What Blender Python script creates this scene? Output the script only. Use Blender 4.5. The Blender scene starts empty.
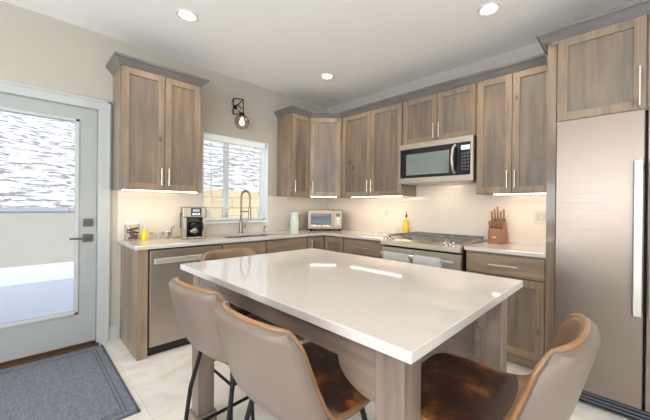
import bpy, bmesh, math, random
from mathutils import Vector, Matrix
random.seed(7)
S = bpy.context.scene
COL = S.collection
PI = math.pi

# ------------------------------------------------------------ camera
yaw, pit, rol, F, SX, SY = 0.7992, -0.0015, 0.0103, 305.66, 10.893, -2.968
f = Vector((math.sin(yaw), math.cos(yaw), 0)); r = Vector((math.cos(yaw), -math.sin(yaw), 0)); u = Vector((0, 0, 1))
f, u = f*math.cos(pit)+u*math.sin(pit), u*math.cos(pit)-f*math.sin(pit)
r, u = r*math.cos(rol)+u*math.sin(rol), u*math.cos(rol)-r*math.sin(rol)
cam_d = bpy.data.cameras.new('camera'); cam = bpy.data.objects.new('camera', cam_d); COL.objects.link(cam)
M = Matrix.Identity(4)
for i in range(3):
    M[i][0] = r[i]; M[i][1] = u[i]; M[i][2] = -f[i]
M[0][3], M[1][3], M[2][3] = -3.2883, -3.4132, 1.2431
cam.matrix_world = M
cam_d.sensor_width = 36; cam_d.lens = 36*F/650; cam_d.shift_x = -SX/650; cam_d.shift_y = SY/650
cam_d.clip_start = 0.02; cam_d.clip_end = 300
S.camera = cam

# ------------------------------------------------------------ exposure
S.view_settings.view_transform = 'Standard'; S.view_settings.look = 'None'
S.view_settings.exposure = 0.30; S.view_settings.gamma = 1.0
S.view_settings.use_curve_mapping = False

# ------------------------------------------------------------ world, sun
W = bpy.data.worlds.new('world'); S.world = W; W.use_nodes = True
nt = W.node_tree; nt.nodes.clear()
sky = nt.nodes.new('ShaderNodeTexSky'); sky.sky_type = 'NISHITA'; sky.sun_disc = False
sky.sun_elevation = math.radians(38); sky.sun_rotation = math.radians(160)
bgn = nt.nodes.new('ShaderNodeBackground'); bgn.inputs['Strength'].default_value = 0.27
wo = nt.nodes.new('ShaderNodeOutputWorld')
hs = nt.nodes.new('ShaderNodeHueSaturation'); hs.inputs['Saturation'].default_value = .42
nt.links.new(sky.outputs[0], hs.inputs['Color']); nt.links.new(hs.outputs[0], bgn.inputs[0]); nt.links.new(bgn.outputs[0], wo.inputs[0])

def light(name, kind, loc, energy, col, direction=(0, 0, -1), **kw):
    d = bpy.data.lights.new(name, kind); d.energy = energy; d.color = col
    for k, v in kw.items(): setattr(d, k, v)
    o = bpy.data.objects.new(name, d); COL.objects.link(o); o.location = loc
    o.rotation_euler = Vector(direction).to_track_quat('-Z', 'Y').to_euler()
    return o

light('sun', 'SUN', (3, -8, 12), 1.35, (1.0, 0.95, 0.87), direction=(-0.35, 0.75, -0.62), angle=0.01)
DAY = (0.88, 0.94, 1.0)
# daylight coming in through the living-room windows behind the camera
light('window_daylight', 'AREA', (-6.55, -3.0, 1.45), 175, DAY, (1, 0, 1.6), shape='RECTANGLE', size=2.4, size_y=1.6)
light('window_daylight', 'AREA', (-6.55, -5.6, 1.45), 100, DAY, (1, 0, 1.6), shape='RECTANGLE', size=1.6, size_y=1.6)
light('window_daylight', 'AREA', (-3.4, -7.05, 1.40), 80, DAY, (0, 1, 1.9), shape='RECTANGLE', size=3.0, size_y=1.9)
WARM = (1.0, 0.80, 0.58)

# ------------------------------------------------------------ materials
def lin(c):
    return tuple((x/12.92 if x <= 0.04045 else ((x+0.055)/1.055)**2.4) for x in c)
def rgb(a, b, c): return lin((a/255, b/255, c/255)) + (1,)
MATS = {}
def base_mat(name):
    m = bpy.data.materials.new(name); m.use_nodes = True
    n = m.node_tree; p = n.nodes['Principled BSDF']
    MATS[name] = m
    return m, n, p
def plain(name, col, rough=0.5, metal=0.0, bump=0.0, bscale=60, var=0.04, vscale=6, spec=0.5, coat=0, trans=0, ior=1.45, alpha=1):
    m, n, p = base_mat(name)
    tc = n.nodes.new('ShaderNodeTexCoord')
    no = n.nodes.new('ShaderNodeTexNoise'); no.inputs['Scale'].default_value = vscale; no.inputs['Detail'].default_value = 3
    n.links.new(tc.outputs['Object'], no.inputs['Vector'])
    rp = n.nodes.new('ShaderNodeValToRGB')
    rp.color_ramp.elements[0].position = .3; rp.color_ramp.elements[1].position = .7
    rp.color_ramp.elements[0].color = tuple(c*(1-var) for c in col[:3])+(1,)
    rp.color_ramp.elements[1].color = tuple(min(1, c*(1+var)) for c in col[:3])+(1,)
    n.links.new(no.outputs['Fac'], rp.inputs[0]); n.links.new(rp.outputs[0], p.inputs['Base Color'])
    p.inputs['Roughness'].default_value = rough; p.inputs['Metallic'].default_value = metal
    p.inputs['Specular IOR Level'].default_value = spec; p.inputs['Coat Weight'].default_value = coat
    p.inputs['Coat Roughness'].default_value = .15
    p.inputs['Transmission Weight'].default_value = trans; p.inputs['IOR'].default_value = ior
    p.inputs['Alpha'].default_value = alpha
    if bump:
        b = n.nodes.new('ShaderNodeBump'); nb = n.nodes.new('ShaderNodeTexNoise'); nb.inputs['Scale'].default_value = bscale
        n.links.new(tc.outputs['Object'], nb.inputs['Vector']); n.links.new(nb.outputs['Fac'], b.inputs['Height'])
        b.inputs['Strength'].default_value = bump; b.inputs['Distance'].default_value = .01
        n.links.new(b.outputs[0], p.inputs['Normal'])
    return m
def wood(name, axis, c0, c1, c2, rough=.42, knots=True, s=1.0):
    m, n, p = base_mat(name); L = n.links
    tc = n.nodes.new('ShaderNodeTexCoord'); oi = n.nodes.new('ShaderNodeObjectInfo')
    ad = n.nodes.new('ShaderNodeVectorMath'); ad.operation = 'MULTIPLY_ADD'
    cmb = n.nodes.new('ShaderNodeCombineXYZ')
    for i in range(3): L.new(oi.outputs['Random'], cmb.inputs[i])
    ad.inputs[1].default_value = (37, 37, 37)
    L.new(cmb.outputs[0], ad.inputs[0]); L.new(tc.outputs['Object'], ad.inputs[2])
    mp = n.nodes.new('ShaderNodeMapping'); sc = [30*s]*3; sc['xyz'.index(axis)] = 2.2*s; mp.inputs['Scale'].default_value = sc
    L.new(ad.outputs[0], mp.inputs['Vector'])
    no = n.nodes.new('ShaderNodeTexNoise'); no.inputs['Scale'].default_value = 1; no.inputs['Detail'].default_value = 5
    no.inputs['Roughness'].default_value = .55; no.inputs['Distortion'].default_value = .6
    L.new(mp.outputs[0], no.inputs['Vector'])
    rp = n.nodes.new('ShaderNodeValToRGB'); e = rp.color_ramp.elements
    e[0].position = .22; e[0].color = c0; e[1].position = .78; e[1].color = c2
    x = e.new(.5); x.color = c1
    L.new(no.outputs['Fac'], rp.inputs[0])
    # broad cloudy staining
    cl = n.nodes.new('ShaderNodeTexNoise'); cl.inputs['Scale'].default_value = 3.5; cl.inputs['Detail'].default_value = 2
    mp2 = n.nodes.new('ShaderNodeMapping'); s2 = [1.6]*3; s2['xyz'.index(axis)] = .6; mp2.inputs['Scale'].default_value = s2
    L.new(ad.outputs[0], mp2.inputs['Vector']); L.new(mp2.outputs[0], cl.inputs['Vector'])
    cr = n.nodes.new('ShaderNodeValToRGB'); cr.color_ramp.elements[0].position = .35; cr.color_ramp.elements[1].position = .65
    cr.color_ramp.elements[0].color = (.80, .82, .86, 1); cr.color_ramp.elements[1].color = (1.12, 1.06, .99, 1)
    L.new(cl.outputs['Fac'], cr.inputs[0])
    mx = n.nodes.new('ShaderNodeMix'); mx.data_type = 'RGBA'; mx.blend_type = 'MULTIPLY'; mx.inputs[0].default_value = 1
    L.new(rp.outputs[0], mx.inputs[6]); L.new(cr.outputs[0], mx.inputs[7])
    out = mx.outputs[2]
    if knots:
        vo = n.nodes.new('ShaderNodeTexVoronoi'); vo.inputs['Scale'].default_value = 1; vo.inputs['Randomness'].default_value = 1
        mp3 = n.nodes.new('ShaderNodeMapping'); s3 = [6.5]*3; s3['xyz'.index(axis)] = 3.6; mp3.inputs['Scale'].default_value = s3
        L.new(ad.outputs[0], mp3.inputs['Vector']); L.new(mp3.outputs[0], vo.inputs['Vector'])
        kr = n.nodes.new('ShaderNodeValToRGB'); kr.color_ramp.elements[0].position = .04; kr.color_ramp.elements[1].position = .15
        kr.color_ramp.elements[0].color = (.42, .36, .32, 1); kr.color_ramp.elements[1].color = (1, 1, 1, 1)
        L.new(vo.outputs['Distance'], kr.inputs[0])
        m2 = n.nodes.new('ShaderNodeMix'); m2.data_type = 'RGBA'; m2.blend_type = 'MULTIPLY'; m2.inputs[0].default_value = 1
        L.new(out, m2.inputs[6]); L.new(kr.outputs[0], m2.inputs[7]); out = m2.outputs[2]
    L.new(out, p.inputs['Base Color']); p.inputs['Roughness'].default_value = rough; p.inputs['Coat Weight'].default_value = .35; p.inputs['Coat Roughness'].default_value = .09
    b = n.nodes.new('ShaderNodeBump'); b.inputs['Strength'].default_value = .08; b.inputs['Distance'].default_value = .004
    L.new(no.outputs['Fac'], b.inputs['Height']); L.new(b.outputs[0], p.inputs['Normal'])
    return m
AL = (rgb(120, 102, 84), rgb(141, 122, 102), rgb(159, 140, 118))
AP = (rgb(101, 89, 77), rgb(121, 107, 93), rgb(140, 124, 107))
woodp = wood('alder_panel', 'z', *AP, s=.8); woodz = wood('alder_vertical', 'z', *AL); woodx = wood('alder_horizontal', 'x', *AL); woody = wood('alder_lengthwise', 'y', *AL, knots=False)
PL = (rgb(106, 91, 80), rgb(124, 108, 97), rgb(140, 125, 114))
islz = wood('island_wood_vertical', 'z', *PL, knots=False); isly = wood('island_wood_long', 'y', *PL, knots=False); islx = wood('island_wood_cross', 'x', *PL, knots=False)
crownm = plain('crown_wood', rgb(110, 106, 104), .2, var=.12, vscale=5, coat=.4)
blockwood = wood('knife_block_wood', 'z', rgb(128, 88, 60), rgb(152, 108, 76), rgb(172, 128, 94), knots=False)

wallm = plain('wall_paint', rgb(184, 177, 166), .85, bump=.05, bscale=180, var=.015)
ceilm = plain('ceiling_paint', rgb(247, 246, 243), .9, bump=.05, bscale=160, var=.01)
vinyl = plain('white_vinyl', rgb(244, 248, 248), .35, var=.005)
whitem = plain('white_trim', rgb(184, 187, 186), .45, var=.01)
doorm = plain('door_paint', rgb(166, 169, 168), .4, var=.01)
quartz = plain('quartz', rgb(198, 191, 184), .045, var=.02, vscale=160, spec=.6)
slatm = plain('blind_slat', rgb(250, 250, 248), .5, var=.005)
blk = plain('black_metal', rgb(34, 35, 38), .4, metal=.6)
nickel = plain('brushed_nickel', rgb(214, 206, 194), .34, metal=1)
gun = plain('satin_dark_nickel', rgb(96, 94, 94), .45, metal=.5)
dws = plain('bright_steel', rgb(222, 214, 204), .42, metal=.9)
chrome = plain('chrome', rgb(225, 225, 225), .12, metal=1)
dark = plain('dark_plastic', rgb(28, 28, 30), .35)
blackm = plain('black_glass', rgb(18, 19, 22), .08, spec=.7)
castiron = plain('cast_iron', rgb(118, 117, 119), .4, bump=.1)
rubber = plain('toe_kick_black', rgb(16, 16, 17), .6)
whitepl = plain('white_plastic', rgb(228, 226, 220), .35)
ceramic = plain('white_ceramic', rgb(236, 234, 226), .2)
fabricw = plain('towel_cloth', rgb(250, 250, 252), .95, bump=.6, bscale=300)
fabrict = plain('towel_trim', rgb(92, 122, 152), .95, bump=.6, bscale=300)
backl = plain('tan_leather', rgb(124, 98, 74), .3, bump=.12, bscale=300, var=.12, vscale=9, coat=.2)
leather = plain('taupe_leather', rgb(114, 100, 90), .36, bump=.12, bscale=420, var=.04, vscale=5)
stitch = plain('caramel_edge', rgb(136, 98, 64), .3, var=.25, vscale=14, coat=.3)
snow = plain('snow', rgb(238, 240, 244), .9, bump=.3, bscale=5, var=.02)
yellow = plain('yellow_plastic', rgb(222, 205, 60), .4)
tanc = plain('cookie_brown', rgb(112, 78, 70), .8, var=.35, vscale=40)
thresh = plain('bronze_threshold', rgb(88, 62, 40), .4, metal=.5)

def steel(name, axis, col=(172, 168, 163), rough=.30):
    m, n, p = base_mat(name); L = n.links
    tc = n.nodes.new('ShaderNodeTexCoord'); mp = n.nodes.new('ShaderNodeMapping')
    sc = [260]*3; sc['xyz'.index(axis)] = 3; mp.inputs['Scale'].default_value = sc
    no = n.nodes.new('ShaderNodeTexNoise'); no.inputs['Scale'].default_value = 1; no.inputs['Detail'].default_value = 2
    L.new(tc.outputs['Object'], mp.inputs['Vector']); L.new(mp.outputs[0], no.inputs['Vector'])
    mr = n.nodes.new('ShaderNodeMapRange'); mr.inputs[3].default_value = rough-.05; mr.inputs[4].default_value = rough+.09
    L.new(no.outputs['Fac'], mr.inputs[0]); L.new(mr.outputs[0], p.inputs['Roughness'])
    p.inputs['Base Color'].default_value = rgb(*col); p.inputs['Metallic'].default_value = 1
    b = n.nodes.new('ShaderNodeBump'); b.inputs['Strength'].default_value = .004; b.inputs['Distance'].default_value = .0005
    L.new(no.outputs['Fac'], b.inputs['Height']); L.new(b.outputs[0], p.inputs['Normal'])
    return m
ssx = steel('stainless', 'x'); ssz = steel('stainless_fridge', 'x', (134, 122, 113), .34)

def glassmat(name, tint=(.97, .985, .98, 1), glossy=.08):
    m = bpy.data.materials.new(name); m.use_nodes = True; n = m.node_tree; n.nodes.clear()
    o = n.nodes.new('ShaderNodeOutputMaterial'); t = n.nodes.new('ShaderNodeBsdfTransparent'); g = n.nodes.new('ShaderNodeBsdfGlossy')
    g.inputs['Roughness'].default_value = .02; t.inputs[0].default_value = tint
    lw = n.nodes.new('ShaderNodeLayerWeight'); lw.inputs[0].default_value = .25
    mr = n.nodes.new('ShaderNodeMath'); mr.operation = 'MULTIPLY_ADD'; mr.inputs[1].default_value = .28; mr.inputs[2].default_value = glossy*.4; mr.use_clamp = True
    mx = n.nodes.new('ShaderNodeMixShader')
    n.links.new(lw.outputs['Fresnel'], mr.inputs[0]); n.links.new(mr.outputs[0], mx.inputs[0])
    n.links.new(t.outputs[0], mx.inputs[1]); n.links.new(g.outputs[0], mx.inputs[2]); n.links.new(mx.outputs[0], o.inputs[0])
    MATS[name] = m; return m
glass = glassmat('clear_glass', glossy=.0); pane = glassmat('window_glass', (.97, .985, .985, 1), -.02); smoke = glassmat('smoked_glass', (.93, .91, .88, 1), .45)
pitcherm = glassmat('frosted_pitcher', (.80, .86, .84, 1), .6)

def emis(name, col, st):
    m, n, p = base_mat(name); p.inputs['Base Color'].default_value = (.8, .8, .8, 1)
    p.inputs['Emission Color'].default_value = col; p.inputs['Emission Strength'].default_value = st
    return m
ledm = emis('led_warm', (1, .82, .60, 1), 8); canm = emis('can_bulb', (1, .90, .76, 1), 12); bulbm = emis('bulb_glow', (1, .80, .55, 1), 2)
lcdm = emis('lcd_blue', (.45, .65, .9, 1), .7)

def floor_material():
    m, n, p = base_mat('porcelain_floor'); L = n.links
    tc = n.nodes.new('ShaderNodeTexCoord')
    br = n.nodes.new('ShaderNodeTexBrick'); br.inputs['Scale'].default_value = 1
    br.inputs['Brick Width'].default_value = 1.2; br.inputs['Row Height'].default_value = .6; br.inputs['Mortar Size'].default_value = .0022
    br.inputs['Mortar Smooth'].default_value = .3; br.offset = .5
    br.inputs['Color1'].default_value = (1, 1, 1, 1); br.inputs['Color2'].default_value = (.965, .965, .965, 1); br.inputs['Mortar'].default_value = (.74, .73, .72, 1)
    mpb = n.nodes.new('ShaderNodeMapping'); mpb.inputs['Rotation'].default_value = (0, 0, PI/2); mpb.inputs['Location'].default_value = (.2, .35, 0)
    L.new(tc.outputs['Object'], mpb.inputs[0]); L.new(mpb.outputs[0], br.inputs['Vector'])
    no = n.nodes.new('ShaderNodeTexNoise'); no.inputs['Scale'].default_value = 2.2; no.inputs['Detail'].default_value = 7; no.inputs['Distortion'].default_value = 1.6
    mp = n.nodes.new('ShaderNodeMapping'); mp.inputs['Scale'].default_value = (1, 2.2, 1); mp.inputs['Rotation'].default_value = (0, 0, .9)
    L.new(tc.outputs['Object'], mp.inputs[0]); L.new(mp.outputs[0], no.inputs['Vector'])
    rp = n.nodes.new('ShaderNodeValToRGB'); e = rp.color_ramp.elements
    e[0].position = .36; e[0].color = rgb(222, 216, 209); e[1].position = .56; e[1].color = rgb(237, 232, 225)
    x = e.new(.47); x.color = rgb(231, 225, 218)
    L.new(no.outputs['Fac'], rp.inputs[0])
    mx = n.nodes.new('ShaderNodeMix'); mx.data_type = 'RGBA'; mx.blend_type = 'MULTIPLY'; mx.inputs[0].default_value = 1
    L.new(rp.outputs[0], mx.inputs[6]); L.new(br.outputs['Color'], mx.inputs[7]); L.new(mx.outputs[2], p.inputs['Base Color'])
    p.inputs['Roughness'].default_value = .28
    return m
floorm = floor_material()

def tile_material():
    m, n, p = base_mat('backsplash_tile'); L = n.links
    tc = n.nodes.new('ShaderNodeTexCoord'); mp = n.nodes.new('ShaderNodeMapping'); mp.inputs['Rotation'].default_value = (PI/2, 0, 0)
    L.new(tc.outputs['Object'], mp.inputs[0])
    br = n.nodes.new('ShaderNodeTexBrick'); br.inputs['Scale'].default_value = 1; br.inputs['Brick Width'].default_value = .30; br.inputs['Row Height'].default_value = .10
    br.inputs['Mortar Size'].default_value = .0018; br.inputs['Mortar Smooth'].default_value = .4
    c = rgb(219, 210, 198); br.inputs['Color1'].default_value = c; br.inputs['Color2'].default_value = tuple(k*.98 for k in c[:3])+(1,); br.inputs['Mortar'].default_value = rgb(208, 199, 188)
    L.new(mp.outputs[0], br.inputs['Vector']); L.new(br.outputs['Color'], p.inputs['Base Color']); p.inputs['Roughness'].default_value = .16
    b = n.nodes.new('ShaderNodeBump'); b.invert = True; b.inputs['Strength'].default_value = .25; b.inputs['Distance'].default_value = .002
    L.new(br.outputs['Fac'], b.inputs['Height']); L.new(b.outputs[0], p.inputs['Normal'])
    return m
tilem = tile_material()

def lining_material():
    m, n, p = base_mat('brown_leather'); L = n.links
    tc = n.nodes.new('ShaderNodeTexCoord'); no = n.nodes.new('ShaderNodeTexNoise'); no.inputs['Scale'].default_value = 13; no.inputs['Detail'].default_value = 8
    no.inputs['Roughness'].default_value = .65; L.new(tc.outputs['Object'], no.inputs['Vector'])
    rp = n.nodes.new('ShaderNodeValToRGB'); e = rp.color_ramp.elements
    e[0].position = .36; e[0].color = rgb(36, 20, 15); e[1].position = .72; e[1].color = rgb(150, 88, 42)
    x = e.new(.54); x.color = rgb(68, 38, 23)
    L.new(no.outputs['Fac'], rp.inputs[0]); L.new(rp.outputs[0], p.inputs['Base Color']); p.inputs['Roughness'].default_value = .34
    p.inputs['Coat Weight'].default_value = .25; p.inputs['Coat Roughness'].default_value = .3
    b = n.nodes.new('ShaderNodeBump'); b.inputs['Strength'].default_value = .15; b.inputs['Distance'].default_value = .004
    L.new(no.outputs['Fac'], b.inputs['Height']); L.new(b.outputs[0], p.inputs['Normal'])
    return m
lining = lining_material()

def mat_weave():
    m, n, p = base_mat('mat_weave'); L = n.links
    tc = n.nodes.new('ShaderNodeTexCoord'); no = n.nodes.new('ShaderNodeTexNoise'); no.inputs['Scale'].default_value = 45; no.inputs['Detail'].default_value = 4
    mp = n.nodes.new('ShaderNodeMapping'); mp.inputs['Scale'].default_value = (3, .7, 1)
    L.new(tc.outputs['Object'], mp.inputs[0]); L.new(mp.outputs[0], no.inputs['Vector'])
    rp = n.nodes.new('ShaderNodeValToRGB'); e = rp.color_ramp.elements
    e[0].position = .3; e[0].color = rgb(100, 105, 115); e[1].position = .7; e[1].color = rgb(128, 134, 145)
    L.new(no.outputs['Fac'], rp.inputs[0]); L.new(rp.outputs[0], p.inputs['Base Color']); p.inputs['Roughness'].default_value = .95
    b = n.nodes.new('ShaderNodeBump'); b.inputs['Strength'].default_value = .6; b.inputs['Distance'].default_value = .003
    L.new(no.outputs['Fac'], b.inputs['Height']); L.new(b.outputs[0], p.inputs['Normal'])
    return m
weave = mat_weave()
matdark = plain('mat_border', rgb(84, 89, 100), .95, bump=.5, bscale=200)

def hill_material():
    m, n, p = base_mat('snowy_hillside'); L = n.links
    tc = n.nodes.new('ShaderNodeTexCoord'); mp = n.nodes.new('ShaderNodeMapping'); mp.inputs['Scale'].default_value = (.55, .95, 2.6)
    no = n.nodes.new('ShaderNodeTexNoise'); no.inputs['Scale'].default_value = 4.2; no.inputs['Detail'].default_value = 9; no.inputs['Roughness'].default_value = .66
    no.inputs['Distortion'].default_value = .5
    L.new(tc.outputs['Object'], mp.inputs[0]); L.new(mp.outputs[0], no.inputs['Vector'])
    rp = n.nodes.new('ShaderNodeValToRGB'); e = rp.color_ramp.elements
    e[0].position = .40; e[0].color = rgb(138, 130, 122); e[1].position = .52; e[1].color = rgb(236, 240, 248)
    x = e.new(.465); x.color = rgb(168, 163, 160)
    L.new(no.outputs['Fac'], rp.inputs[0]); L.new(rp.outputs[0], p.inputs['Base Color']); p.inputs['Roughness'].default_value = .9
    b = n.nodes.new('ShaderNodeBump'); b.inputs['Strength'].default_value = .5; b.inputs['Distance'].default_value = .3
    L.new(no.outputs['Fac'], b.inputs['Height']); L.new(b.outputs[0], p.inputs['Normal'])
    return m
hillm = hill_material()
_n = slatm.node_tree; _p = _n.nodes['Principled BSDF']; _t = _n.nodes.new('ShaderNodeBsdfTranslucent'); _t.inputs[0].default_value = (.9, .9, .88, 1)
_x = _n.nodes.new('ShaderNodeMixShader'); _x.inputs[0].default_value = .45
_n.links.new(_p.outputs[0], _x.inputs[1]); _n.links.new(_t.outputs[0], _x.inputs[2]); _n.links.new(_x.outputs[0], _n.nodes['Material Output'].inputs[0])
stuccom = plain('stucco_wall', rgb(176, 172, 164), .9, bump=.3, bscale=40, var=.02)
capm = plain('wall_cap_stone', rgb(168, 172, 184), .8, var=.08, vscale=4)
def fence_material():
    m, n, p = base_mat('sunlit_siding'); L = n.links
    tc = n.nodes.new('ShaderNodeTexCoord'); mp = n.nodes.new('ShaderNodeMapping'); mp.inputs['Rotation'].default_value = (PI/2, 0, 0)
    L.new(tc.outputs['Object'], mp.inputs[0])
    br = n.nodes.new('ShaderNodeTexBrick'); br.inputs['Scale'].default_value = 1; br.inputs['Brick Width'].default_value = .4; br.inputs['Row Height'].default_value = .2
    br.inputs['Mortar Size'].default_value = .006
    br.inputs['Color1'].default_value = rgb(226, 206, 168); br.inputs['Color2'].default_value = rgb(214, 194, 156); br.inputs['Mortar'].default_value = rgb(150, 132, 104)
    L.new(mp.outputs[0], br.inputs['Vector']); L.new(br.outputs['Color'], p.inputs['Base Color']); p.inputs['Roughness'].default_value = .9
    return m
blockm = fence_material()

# ------------------------------------------------------------ mesh helpers
class MB:
    def __init__(s): s.bm = bmesh.new()
    def box(s, x0, x1, y0, y1, z0, z1, bev=0, M=None, seg=2):
        b = bmesh.new(); bmesh.ops.create_cube(b, size=1)
        bmesh.ops.scale(b, vec=(abs(x1-x0), abs(y1-y0), abs(z1-z0)), verts=b.verts)
        bmesh.ops.translate(b, vec=((x0+x1)/2, (y0+y1)/2, (z0+z1)/2), verts=b.verts)
        if bev: bmesh.ops.bevel(b, geom=b.edges[:], offset=bev, segments=seg, profile=.5, affect='EDGES')
        return s.merge(b, M)
    def merge(s, b, M=None):
        if M is not None: bmesh.ops.transform(b, matrix=M, verts=b.verts)
        me = bpy.data.meshes.new('tmp'); b.to_mesh(me); b.free(); s.bm.from_mesh(me); bpy.data.meshes.remove(me); return s
    def cyl(s, p0, p1, rad, rad2=None, n=24):
        p0, p1 = Vector(p0), Vector(p1); d = p1-p0; b = bmesh.new()
        bmesh.ops.create_cone(b, cap_ends=True, segments=n, radius1=rad, radius2=rad if rad2 is None else rad2, depth=d.length)
        Mx = Matrix.Translation((p0+p1)/2) @ d.to_track_quat('Z', 'Y').to_matrix().to_4x4()
        return s.merge(b, Mx)
    def lathe(s, prof, c=(0, 0, 0), n=28):
        b = bmesh.new(); rows = []
        for (rr, z) in prof:
            rows.append([b.verts.new((c[0]+rr*math.cos(2*PI*i/n), c[1]+rr*math.sin(2*PI*i/n), c[2]+z)) for i in range(n)])
        for a, d in zip(rows, rows[1:]):
            for i in range(n): b.faces.new((a[i], a[(i+1) % n], d[(i+1) % n], d[i]))
        if prof[0][0] > 1e-4: b.faces.new(rows[0][::-1])
        if prof[-1][0] > 1e-4: b.faces.new(rows[-1])
        bmesh.ops.remove_doubles(b, verts=b.verts, dist=1e-5)
        bmesh.ops.recalc_face_normals(b, faces=b.faces)
        return s.merge(b)
    def sphere(s, c, rad, sc=(1, 1, 1), n=20):
        b = bmesh.new(); bmesh.ops.create_uvsphere(b, u_segments=n, v_segments=n//2, radius=rad)
        bmesh.ops.scale(b, vec=sc, verts=b.verts); bmesh.ops.translate(b, vec=c, verts=b.verts); return s.merge(b)
    def tube(s, pts, rad, n=10, closed=False):
        pts = [Vector(p) for p in pts]; b = bmesh.new(); rings = []; N = len(pts); up = None
        for i, p in enumerate(pts):
            if closed: t = (pts[(i+1) % N]-pts[i-1])
            else: t = pts[min(i+1, N-1)]-pts[max(i-1, 0)]
            t.normalize()
            if up is None:
                up = Vector((0, 0, 1)) if abs(t.z) < .9 else Vector((1, 0, 0))
            sd = t.cross(up).normalized(); up = sd.cross(t).normalized()
            rr = rad(i/(N-1)) if callable(rad) else rad
            rings.append([b.verts.new(p+sd*rr*math.cos(2*PI*k/n)+up*rr*math.sin(2*PI*k/n)) for k in range(n)])
        prs = list(zip(rings, rings[1:]+rings[:1])) if closed else list(zip(rings, rings[1:]))
        for a, d in prs:
            for k in range(n): b.faces.new((a[k], a[(k+1) % n], d[(k+1) % n], d[k]))
        if not closed: b.faces.new(rings[0][::-1]); b.faces.new(rings[-1])
        bmesh.ops.recalc_face_normals(b, faces=b.faces)
        return s.merge(b)
    def prism(s, poly, axis, a0, a1, bev=0):
        b = bmesh.new()
        def P(q, w):
            if axis == 'x': return (w, q[0], q[1])
            if axis == 'y': return (q[0], w, q[1])
            return (q[0], q[1], w)
        v0 = [b.verts.new(P(q, a0)) for q in poly]; v1 = [b.verts.new(P(q, a1)) for q in poly]; n = len(poly)
        b.faces.new(v0); b.faces.new(v1[::-1])
        for i in range(n): b.faces.new((v0[i], v1[i], v1[(i+1) % n], v0[(i+1) % n]))
        bmesh.ops.recalc_face_normals(b, faces=b.faces)
        if bev: bmesh.ops.bevel(b, geom=b.edges[:], offset=bev, segments=2, affect='EDGES')
        return s.merge(b)
    def sweep(s, path, prof):
        """path: xy list (outward is the left-hand side normal given); prof: (offset, z)"""
        b = bmesh.new(); N = len(path); P = [Vector((*q, 0)) for q in path]; rows = []
        nrm = []
        for i in range(N-1):
            d = (P[i+1]-P[i]).normalized(); nrm.append(Vector((d.y, -d.x, 0)))
        for i in range(N):
            if i == 0: m = nrm[0]
            elif i == N-1: m = nrm[-1]
            else:
                m = (nrm[i-1]+nrm[i]); m = m/(m.length_squared/2)
            rows.append([b.verts.new((P[i].x+m.x*o, P[i].y+m.y*o, z)) for o, z in prof])
        k = len(prof)
        for a, d in zip(rows, rows[1:]):
            for j in range(k): b.faces.new((a[j], a[(j+1) % k], d[(j+1) % k], d[j]))
        b.faces.new(rows[0]); b.faces.new(rows[-1][::-1])
        bmesh.ops.recalc_face_normals(b, faces=b.faces)
        return s.merge(b)
    def obj(s, name, mat, parent=None, smooth=False, M=None):
        if M is not None: bmesh.ops.transform(s.bm, matrix=M, verts=s.bm.verts)
        me = bpy.data.meshes.new(name); s.bm.to_mesh(me); s.bm.free()
        me.materials.append(mat)
        if smooth:
            for p in me.polygons: p.use_smooth = True
            me.set_sharp_from_angle(angle=math.radians(38))
        o = bpy.data.objects.new(name, me); COL.objects.link(o)
        if parent is not None: o.parent = parent
        return o

def tag(o, label=None, cat=None, group=None, kind=None):
    if label: o['label'] = label
    if cat: o['category'] = cat
    if group: o['group'] = group
    if kind: o['kind'] = kind
    return o
def thing(name, label, cat, loc=(0, 0, 0), rz=0, group=None):
    o = bpy.data.objects.new(name, None); o.empty_display_size = .05; COL.objects.link(o); o.location = loc; o.rotation_euler = (0, 0, rz)
    return tag(o, label, cat, group)
def structure(name, mb, mat, parent=None):
    o = mb.obj(name, mat, parent)
    if parent is None: o['kind'] = 'structure'
    return o
def kids(o): return [c for c in bpy.data.objects if c.parent is o]
def dup(root, loc, rz, label, group):
    rr = root.copy(); COL.objects.link(rr); rr.location = loc; rr.rotation_euler = (0, 0, rz); rr['label'] = label; rr['group'] = group
    for ch in kids(root):
        c = ch.copy(); COL.objects.link(c); c.parent = rr
        for g in kids(ch):
            d = g.copy(); COL.objects.link(d); d.parent = c
    return rr

# ------------------------------------------------------------ room shell
H = 2.762; XL = -6.5; YF = -7.0; T = .16
structure('floor', MB().box(XL-T, T, YF-T, T, -.12, 0), floorm)
structure('ceiling', MB().box(XL-T, T, YF-T, T, H, H+.12), ceilm)
DX0, DX1, DH = -3.735, -2.8225, 2.073      # door slab
WX0, WX1, WZ0, WZ1 = -1.897, -1.056, 1.035, 2.050
jx0, jx1, jz = DX0-.02, DX1+.02, DH+.015
wb = MB()
wb.box(XL-T, jx0, 0, T, 0, H).box(jx0, jx1, 0, T, jz, H).box(jx1, WX0, 0, T, 0, H)
wb.box(WX0, WX1, 0, T, 0, WZ0).box(WX0, WX1, 0, T, WZ1, H).box(WX1, T, 0, T, 0, H)
structure('wall_back', wb, wallm)
structure('wall_right', MB().box(0, T, YF-T, 0, 0, H), wallm)
wl = MB()
wl.box(XL-T, XL, YF, 0, 0, .6).box(XL-T, XL, YF, 0, 2.3, H).box(XL-T, XL, YF, -6.5, .6, 2.3).box(XL-T, XL, -4.8, -4.3, .6, 2.3).box(XL-T, XL, -1.7, 0, .6, 2.3)
structure('wall_left', wl, wallm)
wf = MB()
wf.box(XL, -5.0, YF-T, YF, 0, H).box(-1.8, 0, YF-T, YF, 0, H).box(-5.0, -1.8, YF-T, YF, 0, .4).box(-5.0, -1.8, YF-T, YF, 2.4, H)
structure('wall_front', wf, wallm)
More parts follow.
